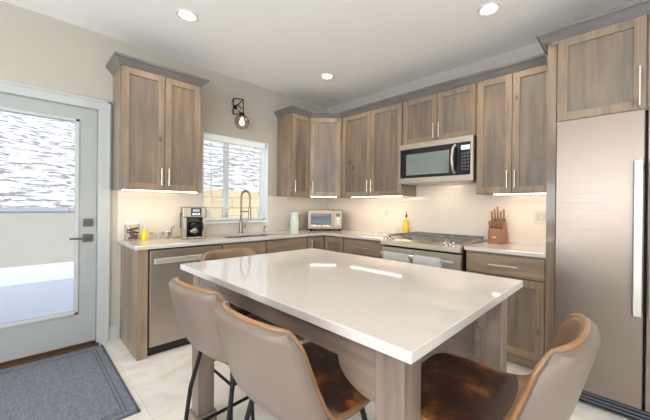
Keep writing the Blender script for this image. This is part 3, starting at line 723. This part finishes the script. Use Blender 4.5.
# ------------------------------------------------------------ stools
def make_stool(label, loc, rz):
    t = thing('bar_stool', label, 'stool', loc, rz, 'leather bucket stools around the island')
    NU, NV = 26, 34
    prof = [(.215, .628), (.212, .645), (.185, .660), (.10, .662), (.01, .656), (-.075, .652), (-.145, .660), (-.192, .700), (-.217, .76), (-.234, .82), (-.249, .875), (-.259, .915), (-.265, .940)]
    def cr(P, t_):
        n = len(P)-1; x = t_*n; i = min(int(x), n-1); q = x-i
        p = [Vector(P[max(0, min(n, i+k))]) for k in (-1, 0, 1, 2)]
        return .5*((2*p[1])+(-p[0]+p[2])*q+(2*p[0]-5*p[1]+4*p[2]-p[3])*q*q+(-p[0]+3*p[1]-3*p[2]+p[3])*q**3)
    wid = [.130, .165, .190, .201, .204, .205, .205, .207, .203, .198, .190, .179, .162]
    G = []
    for j in range(NV+1):
        v = j/NV; y, zc = cr([(a, b_) for a, b_ in prof], v); w = cr([(x, 0) for x in wid], v)[0]
        row = []
        back = max(0, min(1, (v-.30)/.35)); back = back*back*(3-2*back)
        for i in range(NU+1):
            q_ = -1+2*i/NU; a = abs(q_)
            x = w*(q_*(1-back)+math.copysign(math.sin(a*1.25)/math.sin(1.25), q_)*back)
            bend = math.exp(-((v-.56)/.17)**2)
            yy = y + back*.056*(a**2.2) + bend*.012*(a**2.4) - max(0, (v-.86)/.14)*.012*(a**2)
            z_ = zc + (1-back)*.004*(a**3) + math.exp(-((v-.5)/.12)**2)*.02*(a**2.5) - .012*(a**4)*max(0, (v-.80)/.20)
            row.append(Vector((x, yy, z_)))
        G.append(row)
    def nrm(j, i):
        a = G[min(j+1, NV)][i]-G[max(j-1, 0)][i]; b_ = G[j][min(i+1, NU)]-G[j][max(i-1, 0)]
        return b_.cross(a).normalized()
    NR = [[nrm(j, i) for i in range(NU+1)] for j in range(NV+1)]
    if NR[4][NU//2].z < 0: NR = [[-q for q in rr] for rr in NR]
    def sheet(o0, o1, J0=0, J1=34):
        b = bmesh.new(); A = []; B = []
        for j in range(J0, J1+1):
            ra, rb = [], []
            for i in range(NU+1):
                e = min(i, NU-i, j, NV-j); k = min(1, e/2.0)
                ra.append(b.verts.new(G[j][i]+NR[j][i]*o0)); rb.append(b.verts.new(G[j][i]+NR[j][i]*((o1*(.5+.5*math.sqrt(k))))))
            A.append(ra); B.append(rb)
        for j in range(J1-J0):
            for i in range(NU):
                b.faces.new((A[j][i], A[j][i+1], A[j+1][i+1], A[j+1][i])); b.faces.new((B[j][i], B[j+1][i], B[j+1][i+1], B[j][i+1]))
        for j in range(J1-J0):
            for i in (0, NU): b.faces.new((A[j][i], A[j+1][i], B[j+1][i], B[j][i]))
        for i in range(NU):
            for j in (0, J1-J0): b.faces.new((A[j][i], A[j][i+1], B[j][i+1], B[j][i]))
        bmesh.ops.recalc_face_normals(b, faces=b.faces); return b
    m = MB(); m.merge(sheet(0.0, -.030)); m.obj('shell', leather, t, smooth=True)
    JS = 15
    m = MB(); m.merge(sheet(0.0005, .014, 0, JS)); m.obj('seat_lining', lining, t, smooth=True)
    m = MB(); m.merge(sheet(0.0005, .014, JS, NV)); m.obj('back_lining', backl, t, smooth=True)
    rim = [G[j][0] for j in range(0, NV+1)] + [G[NV][i] for i in range(1, NU+1)] + [G[j][NU] for j in range(NV-1, -1, -1)] + [G[0][i] for i in range(NU-1, 0, -1)]
    MB().tube(rim, .0075, 10, closed=True).obj('piping', stitch, t, smooth=True)
    for sx in (-1, 1):
        for sy in (-1, 1):
            MB().tube([(sx*.13, sy*.11-.02, .636), (sx*.160, sy*.15-.02, .45), (sx*.188, sy*.195-.02, .009)], .009, 10).lathe([(.012, 0), (.012, .008), (0, .009)], (sx*.188, sy*.195-.02, .0005), 12).obj('leg', blk, t, smooth=True)
    def lp(sx, sy, z_):
        k = (.45-z_)/.441; return (sx*(.160+.028*k), sy*(.15+.045*k)-.02, z_)
    m = MB()
    for a, b_ in (((-1, 1), (1, 1)), ((1, 1), (1, -1)), ((1, -1), (-1, -1)), ((-1, -1), (-1, 1))):
        m.cyl(lp(*a, .26), lp(*b_, .26), .008, n=10)
    m.obj('footrest', blk, t, smooth=True)
    MB().box(-.15, .15, -.15, .11, .628, .640, .003).obj('seat_plate', blk, t)
    return t
def ang(deg): return math.radians(deg-90)
stB = make_stool('taupe leather bucket stool nearest the camera on the left side of the island', (-2.606, -2.640, 0), ang(0))
GRP = 'leather bucket stools around the island'
dup(stB, (-2.590, -2.183, 0), ang(3), 'taupe leather bucket stool in front of the dishwasher, on the left side of the island', GRP)
dup(stB, (-2.314, -3.068, 0), ang(90), 'brown leather stool at the near end of the island, closest to the refrigerator', GRP)
dup(stB, (-2.31, -1.70, 0), ang(270), 'stool at the far end of the island, only its tan backrest showing above the top', GRP)

# ------------------------------------------------------------ ceiling lights, sconce
def can(x, y, label, e=21):
    t = thing('recessed_light', label, 'ceiling light', (x, y, H), 0, 'recessed ceiling lights')
    MB().lathe([(.055, -.001), (.082, -.001), (.084, -.006), (.078, -.009), (.064, -.006), (.058, -.001)], n=32).obj('trim_ring', whitepl, t, smooth=True)
    MB().lathe([(0, -.003), (.054, -.003), (.054, -.0008), (0, -.0008)], n=32).obj('lens', canm, t)
    l = light('lamp', 'SPOT', (0, 0, -.03), e, (1.0, .88, .74), (0, 0, -1), spot_size=math.radians(150), spot_blend=.9, shadow_soft_size=.06); l.parent = t
    return t
can(-2.375, -.84, 'recessed ceiling light near the top left, above the dishwasher')
can(-.815, -2.613, 'recessed ceiling light at the top right, nearest the refrigerator')
can(-.813, -.838, 'recessed ceiling light closest to the ceiling corner')
can(-2.375, -2.613, 'added recessed ceiling light above the island, out of view')  # this lamp and the next two are unseen, added to light the room
can(-4.1, -2.6, 'added unseen recessed ceiling light behind the camera beyond the door side')
can(-2.375, -4.6, 'added unseen recessed ceiling light in the room behind the camera')

sc_ = thing('wall_sconce', 'black geometric wall sconce with round glass globe above the window', 'wall lamp', (-1.52, 0, 2.30))
m = MB(); A = [(-.045, .185), (.078, .205), (.080, .035), (-.045, -.0)]
def P3(q, y): return (q[0]-.02, y, q[1])
for y in (-.085,):
    for a, b_ in zip(A, A[1:]+A[:1]): m.cyl(P3(a, y), P3(b_, y), .006, n=8)
for a, b_ in (((-.045, .045), (.015, .13)), ((.015, .13), (.078, .098))): m.cyl(P3(a, -.06), P3(b_, -.06), .006, n=8)
m.cyl(P3((-.045, .185), -.085), P3((-.03, .15), -.012), .005, n=8); m.cyl(P3((.078, .205), -.085), P3((.05, .15), -.012), .005, n=8)
m.cyl(P3((-.045, .0), -.085), P3((-.03, .05), -.012), .005, n=8); m.cyl(P3((.08, .035), -.085), P3((.05, .07), -.012), .005, n=8)
m.obj('wire_frame', blk, sc_, smooth=True)
MB().box(-.03, .02, -.014, -.0008, .09, .14, .004).obj('wall_plate', blk, sc_)
MB().lathe([(.028, .02), (.03, -.012), (.024, -.03), (0, -.03)], (.045, -.085, .02)).obj('socket', blk, sc_, smooth=True)
MB().lathe([(.024, .080), (.060, .062), (.083, .025), (.088, -.005), (.080, -.040), (.055, -.072), (.030, -.086), (0, -.090), (0, -.087), (.029, -.083), (.053, -.070), (.077, -.039), (.085, -.005), (.080, .024), (.058, .059), (.024, .076)], (.045, -.085, -.065), 32).obj('glass_globe', smoke, sc_, smooth=True)
MB().lathe([(.012, .05), (.016, .02), (.030, -.015), (.030, -.03), (.018, -.050), (0, -.056)], (.045, -.085, -.06)).obj('bulb', bulbm, sc_, smooth=True)
l = light('bulb_light', 'POINT', (.045, -.085, -.075), 1.6, (1, .72, .42), shadow_soft_size=.03); l.parent = sc_

# ------------------------------------------------------------ things on the counters
fnick = plain('faucet_nickel', rgb(158, 146, 130), .3, metal=1)
fa = thing('kitchen_faucet', 'brushed nickel spring pull-down faucet arching over the sink', 'faucet', (-1.475, -.085, CT))
MB().lathe([(.027, 0), (.027, .008), (.021, .014), (.019, .10), (.017, .15), (.012, .16)], n=20).obj('base', fnick, fa, smooth=True)
pts = [(0, 0, .14), (0, 0, .30), (0, 0, .42)]
AX = Vector((.55, -.83, 0)).normalized(); R_ = .055
pts += [tuple(AX*(R_-R_*math.cos(a))+Vector((0, 0, .42+.085*math.sin(a)))) for a in [PI*k/12 for k in range(1, 12)]]
pts += [tuple(AX*2*R_+Vector((0, 0, .42))), tuple(AX*2*R_+Vector((0, 0, .33)))]
MB().tube(pts, .008, 10).obj('hose', fnick, fa, smooth=True)
coil = []; 
def along(P, s):
    P = [Vector(p) for p in P]; L_ = [0]
    for a, b_ in zip(P, P[1:]): L_.append(L_[-1]+(b_-a).length)
    d = s*L_[-1]
    for k in range(len(P)-1):
        if d <= L_[k+1]: 
            q = (d-L_[k])/(L_[k+1]-L_[k]); return P[k].lerp(P[k+1], q), (P[k+1]-P[k]).normalized()
    return P[-1], (P[-1]-P[-2]).normalized()
side = AX.cross(Vector((0, 0, 1)))
NC = 520
for k in range(NC+1):
    p, tn = along(pts, k/NC); n2 = side.cross(tn).normalized(); a = k/NC*2*PI*46
    coil.append(p+side*.013*math.cos(a)+n2*.013*math.sin(a))
MB().tube(coil, .0024, 5).obj('spring', fnick, fa, smooth=True)
p_end = AX*2*R_
MB().lathe([(.012, .34-.01), (.016, .30), (.016, .22), (.021, .18), (.021, .165), (0, .165)], (p_end.x, p_end.y, 0), 20).obj('spray_head', fnick, fa, smooth=True)
MB().cyl((0, 0, .26), tuple(p_end+Vector((0, 0, .26))), .006, n=10).obj('docking_arm', fnick, fa, smooth=True)
MB().cyl((.018, 0, .075), (.05, -.01, .085), .009, n=10).cyl((.05, -.01, .083), (.062, -.015, .15), .005, n=10).obj('lever', fnick, fa, smooth=True)
sd_ = thing('soap_dispenser', 'small nickel soap dispenser behind the sink, right of the faucet', 'soap dispenser', (-1.16, -.085, CT))
MB().lathe([(.02, 0), (.02, .006), (.012, .012), (.011, .05), (.006, .055), (.006, .07)], n=16).obj('body', fnick, sd_, smooth=True)
MB().cyl((0, 0, .068), (.0, -.05, .074), .005, n=10).obj('spout', fnick, sd_, smooth=True)

cm_ = thing('coffee_maker', 'stainless drip coffee maker with glass carafe, left of the window', 'coffee maker', (-2.085, -.245, CT), math.radians(-14))
CS = steel('coffee_steel', 'z', (136, 128, 116), .3)
MB().box(-.105, .105, -.11, .11, 0, .022, .008).obj('base', CS, cm_)
MB().box(-.105, -.068, -.105, .108, .02, .215, .004).box(.072, .105, -.105, .108, .02, .215, .004).obj('side_column', CS, cm_)
MB().box(-.07, .074, .03, .108, .02, .215).obj('back_panel', dark, cm_)
MB().box(-.107, .107, -.112, .110, .208, .312, .010).obj('brew_head', CS, cm_)
MB().box(-.035, .060, -.1155, -.110, .225, .300, .002).obj('control_panel', dark, cm_)
MB().box(-.018, .042, -.1170, -.1150, .262, .290).obj('display', plain('display_grey', rgb(160, 172, 186), .3), cm_)
kb = MB()
for k in range(3): kb.cyl((-.012+k*.025, -.1155, .242), (-.012+k*.025, -.119, .242), .007, n=12)
kb.obj('buttons', chrome, cm_, smooth=True)
MB().lathe([(.030, 0), (.055, .012), (.062, .045), (.058, .085), (.045, .115), (.043, .12), (.041, .12), (.043, .113), (.056, .083), (.060, .045), (.053, .014), (0, .004)], (.002, -.045, .024), 24).obj('carafe', glass, cm_, smooth=True)
MB().lathe([(.0, .135), (.03, .135), (.046, .128), (.046, .118), (.0, .118)], (.002, -.045, .024), 24).obj('carafe_lid', dark, cm_, smooth=True)
MB().lathe([(.057, .03), (.0615, .040), (.0635, .050), (.0625, .058), (.059, .058)], (.002, -.045, .024), 24).box(-.02, .026, -.1105, -.106, .055, .105, .003).obj('carafe_band', CS, cm_, smooth=True)
MB().tube([(.045, -.075, .15), (.075, -.105, .15), (.080, -.110, .10), (.060, -.092, .06)], .006, 8).obj('carafe_handle', dark, cm_, smooth=True)
MB().box(-.120, -.107, -.02, .01, .235, .25, .003).cyl((-.116, -.005, .24), (-.116, -.005, .10), .004, n=8).obj('water_gauge', dark, cm_, smooth=True)
pc = MB().tube([(-2.195, -.20, CT+.006), (-2.24, -.17, CT+.006), (-2.255, -.22, CT+.006), (-2.255, -.13, CT+.015), (-2.235, -.08, CT+.05), (-2.22, -.04, CT+.09), (-2.19, -.018, CT+.11)], .0045, 8)
tag(pc.obj('power_cord', plain('cord_brown', rgb(110, 88, 66), .6), smooth=True), 'brown cord looping on the counter left of the coffee maker', 'cord')

jr = thing('cookie_jar', 'clear glass canister with white lid at the left end of the counter', 'jar', (-2.585, -.145, CT))
MB().lathe([(.0, 0), (.058, 0), (.062, .006), (.062, .13), (.055, .15), (.053, .15), (.059, .128), (.059, .008), (0, .004)], n=28).obj('glass_body', glass, jr, smooth=True)
MB().lathe([(0, .150), (.060, .150), (.061, .158), (.060, .172), (.040, .180), (0, .181)], n=28).obj('lid', whitepl, jr, smooth=True)
m = MB(); random.seed(3)
for k in range(26):
    a = random.random()*6.28; rr = random.random()*.038; z_ = .012+random.random()*.095
    m.sphere((rr*math.cos(a), rr*math.sin(a), z_+.005), .018, (1, 1, .6), 10)
o = m.obj('biscuits', tanc, jr, smooth=True); o['kind'] = 'stuff'
yb = thing('squeeze_bottle', 'small bright yellow bottle with pale blue cap beside the glass canister', 'bottle', (-2.495, -.155, CT))
MB().lathe([(.0, 0), (.024, 0), (.027, .01), (.027, .055), (.018, .085), (.010, .10), (0, .10)], n=20).obj('body', yellow, yb, smooth=True)
MB().lathe([(.0, .10), (.012, .10), (.012, .145), (.007, .165), (0, .165)], n=16).obj('cap', plain('cap_blue', rgb(186, 204, 222), .4), yb, smooth=True)
for (x, y, h, rad, nm, lb, mt) in ((-2.435, -.17, .055, .018, 'spice_shaker', 'small copper-lidded shaker next to the yellow bottle', glass), (-2.375, -.15, .062, .030, 'drinking_glass', 'short clear glass in the middle of the small counter items, right of the shaker', glass), (-2.300, -.14, .066, .034, 'glass_cup', 'short pinkish glass cup nearest the coffee maker cord', pitcherm)):
    t = thing(nm, lb, 'shaker' if nm[0] == 's' else 'glass', (x, y, CT))
    MB().lathe([(0, 0), (rad*.85, 0), (rad*.9, .004), (rad, h), (rad-.0025, h), (rad*.82, .006), (0, .006)], n=20).obj('glass_body', mt, t, smooth=True)
    if nm == 'spice_shaker': MB().lathe([(0, h), (rad, h), (rad, h+.012), (0, h+.016)], n=20).obj('lid', plain('copper', rgb(190, 140, 110), .3, metal=.8), t, smooth=True)
    elif nm == 'glass_cup': MB().lathe([(0, .007), (rad*.86, .007), (rad*.9, h*.6), (0, h*.6)], n=20).obj('candle_wax', plain('pink_wax', rgb(228, 196, 184), .5), t, smooth=True)

pt = thing('pitcher', 'pale translucent water pitcher with slim handle right of the sink', 'pitcher', (-.745, -.17, CT), math.radians(-30))
MB().lathe([(.0, 0), (.058, 0), (.062, .01), (.060, .12), (.052, .215), (.050, .24), (0, .24)], n=28).obj('body', plain('pale_plastic', rgb(206, 214, 206), .25), pt, smooth=True)
MB().lathe([(.0, .24), (.053, .24), (.053, .25), (.030, .262), (.008, .264), (.008, .275), (.013, .283), (.010, .292), (0, .294)], n=28).obj('lid', plain('pale_lid', rgb(196, 204, 198), .3), pt, smooth=True)
MB().tube([(.052, 0, .215), (.085, 0, .205), (.098, 0, .15), (.098, 0, .08), (.085, 0, .03), (.062, 0, .015)], .007, 8).obj('handle', plain('handle_tan', rgb(150, 132, 108), .4), pt, smooth=True)

to = thing('toaster_oven', 'stainless toaster oven set diagonally in the counter corner', 'toaster oven', (-.345, -.345, CT), -PI/4)
TS = steel('toaster_steel', 'x', (150, 134, 116), .34)
MB().box(-.235, .235, -.16, .15, .025, .285, .010).obj('body', TS, to)
MB().box(-.215, .105, -.170, -.158, .050, .265, .004).obj('door_frame', TS, to)
MB().box(-.190, .085, -.1725, -.169, .085, .235, .002).obj('glass_door', plain('toaster_glass', rgb(58, 68, 86), .12, spec=.8), to)
m = MB()
for z_ in (.115, .15, .185): m.cyl((-.185, -.174, z_), (.08, -.174, z_), .003, n=6)
m.obj('rack_wires', gun, to)
MB().cyl((-.17, -.195, .068), (.07, -.195, .068), .007, n=10).cyl((-.15, -.195, .068), (-.15, -.168, .068), .005, n=8).cyl((.05, -.195, .068), (.05, -.168, .068), .005, n=8).obj('handle', chrome, to, smooth=True)
MB().box(.135, .215, -.1635, -.158, .060, .255, .003).obj('control_panel', plain('panel_grey', rgb(170, 160, 146), .35, metal=.7), to)
MB().box(.148, .202, -.166, -.163, .195, .240, .001).obj('display', plain('display_dark', rgb(96, 104, 100), .3), to)
for z_ in (.085, .125, .165): MB().cyl((.175, -.1635, z_), (.175, -.178, z_), .012, n=16).obj('knob', chrome, to, smooth=True)
for sx in (-.205, .205):
    for sy in (-.13, .12): MB().cyl((sx, sy, 0.0005), (sx, sy, .026), .016, n=12).obj('foot', dark, to, smooth=True)

ob = thing('oil_bottle', 'tall yellow oil bottle with dark pour spout behind the range', 'bottle', (-.105, -1.485, CT))
oil = plain('golden_oil', rgb(226, 190, 36), .12, spec=.7, coat=.6)
MB().box(-.028, .028, -.028, .028, 0, .165, .008).lathe([(.026, .160), (.020, .178), (.011, .192), (.011, .215), (0, .215)], n=20).obj('body', oil, ob, smooth=True)
MB().lathe([(.0125, .21), (.0125, .235), (.006, .245), (.004, .275), (0, .275)], n=14).obj('pour_spout', dark, ob, smooth=True)
sp = thing('pepper_mill', 'small metal and glass shaker left of the yellow oil bottle', 'shaker', (-.14, -1.40, CT))
MB().lathe([(.018, 0), (.018, .005), (.010, .014), (.010, .040), (.016, .046), (.016, .06), (0, .066)], n=18).obj('body', nickel, sp, smooth=True)
MB().lathe([(.0, .066), (.030, .066), (.030, .069), (0, .069)], n=18).obj('dish', chrome, sp, smooth=True)

kb = thing('knife_block', 'wooden knife block full of knives on the counter right of the range', 'knife block', (-.17, -2.51, CT), RB+math.radians(-12))
MB().prism([(-.075, 0), (.03, 0), (.03, .204), (.012, .208), (-.026, .204), (-.030, .145), (-.075, .135)], 'x', -.062, .062, .003).obj('lower_block', blockwood, kb)
MB().prism([(.032, 0), (.098, 0), (.040, .225), (.032, .235)], 'x', -.050, .050, .002).obj('rear_support', blockwood, kb)
MB().box(-.02, .02, -.0765, -.0745, .055, .066).obj('nameplate', plain('pale_mark', rgb(214, 190, 160), .5), kb)
dirv = Vector((0, -.10, .99)).normalized()
for row, (yb0, zb0, n, L_, sx) in enumerate(((-.054, .142, 6, .082, .110), (-.010, .210, 5, .112, .112))):
    for k in range(n):
        x = -sx/2+sx*k/(n-1); p = Vector((x, yb0, zb0)); 
        kn = thing('knife', ('steak knife' if row == 0 else 'kitchen knife') + ' with brown wooden handle in the ' + ('front' if row == 0 else 'rear') + ' row of the knife block', 'knife', (-.17, -2.51, CT), RB+math.radians(-12), 'knives in the front row of the block' if row == 0 else 'knives in the rear row of the block')
        MB().tube([p-dirv*.03, p+dirv*.012], .0080, 8).obj('bolster', chrome, kn, smooth=True)
        hz_ = L_*(1+.18*((k*7+row*3) % 3-1))
        MB().tube([p+dirv*.012, p+dirv*(.03), p+dirv*(hz_*.8), p+dirv*hz_], lambda q: .009 if q > .2 else .007, 8).obj('handle', plain('knife_handle', rgb(146, 108, 80), .4) if 'knife_handle' not in MATS else MATS['knife_handle'], kn, smooth=True)

# outlets
def outlet(y, z, w, label):
    t = thing('wall_outlet', label, 'outlet', (-.0105, y, z), RB, 'white outlets on the range wall')
    MB().box(-w/2, w/2, -.006, 0, -.058, .058, .003).obj('cover_plate', MATS.get('plate_ivory') or plain('plate_ivory', rgb(206, 198, 186), .35), t)
    m = MB(); k = 2 if w > .1 else 1
    for q in range(k):
        cx = (q-(k-1)/2)*.046; m.box(cx-.017, cx+.017, -.0085, -.0055, -.034, .034, .003)
    m.obj('receptacle', MATS.get('receptacle_ivory') or plain('receptacle_ivory', rgb(190, 182, 170), .3), t)
outlet(-2.815, 1.165, .115, 'white double wall plate between the knife block and the refrigerator panel')
outlet(-1.135, 1.16, .072, 'white single outlet on the backsplash left of the oil bottle')

# ------------------------------------------------------------ floor mat
mt = thing('door_mat', 'blue-grey woven door mat with darker border on the floor by the glass door', 'mat', (-3.53, -.68, 0))
MB().box(-.745, .745, -.63, .60, .0006, .009, .003).obj('mat_body', weave, mt)
m = MB()
for k, (o_, w_) in enumerate(((.0, .014), (.055, .006), (.075, .006))):
    x1, y1_, y0_ = .745-o_, .60-o_, -.63+o_
    m.box(-x1, x1, y1_-w_, y1_, .0085, .0102).box(-x1, x1, y0_, y0_+w_, .0085, .0102).box(x1-w_, x1, y0_, y1_, .0085, .0102).box(-x1, -x1+w_, y0_, y1_, .0085, .0102)
m.obj('border', matdark, mt)
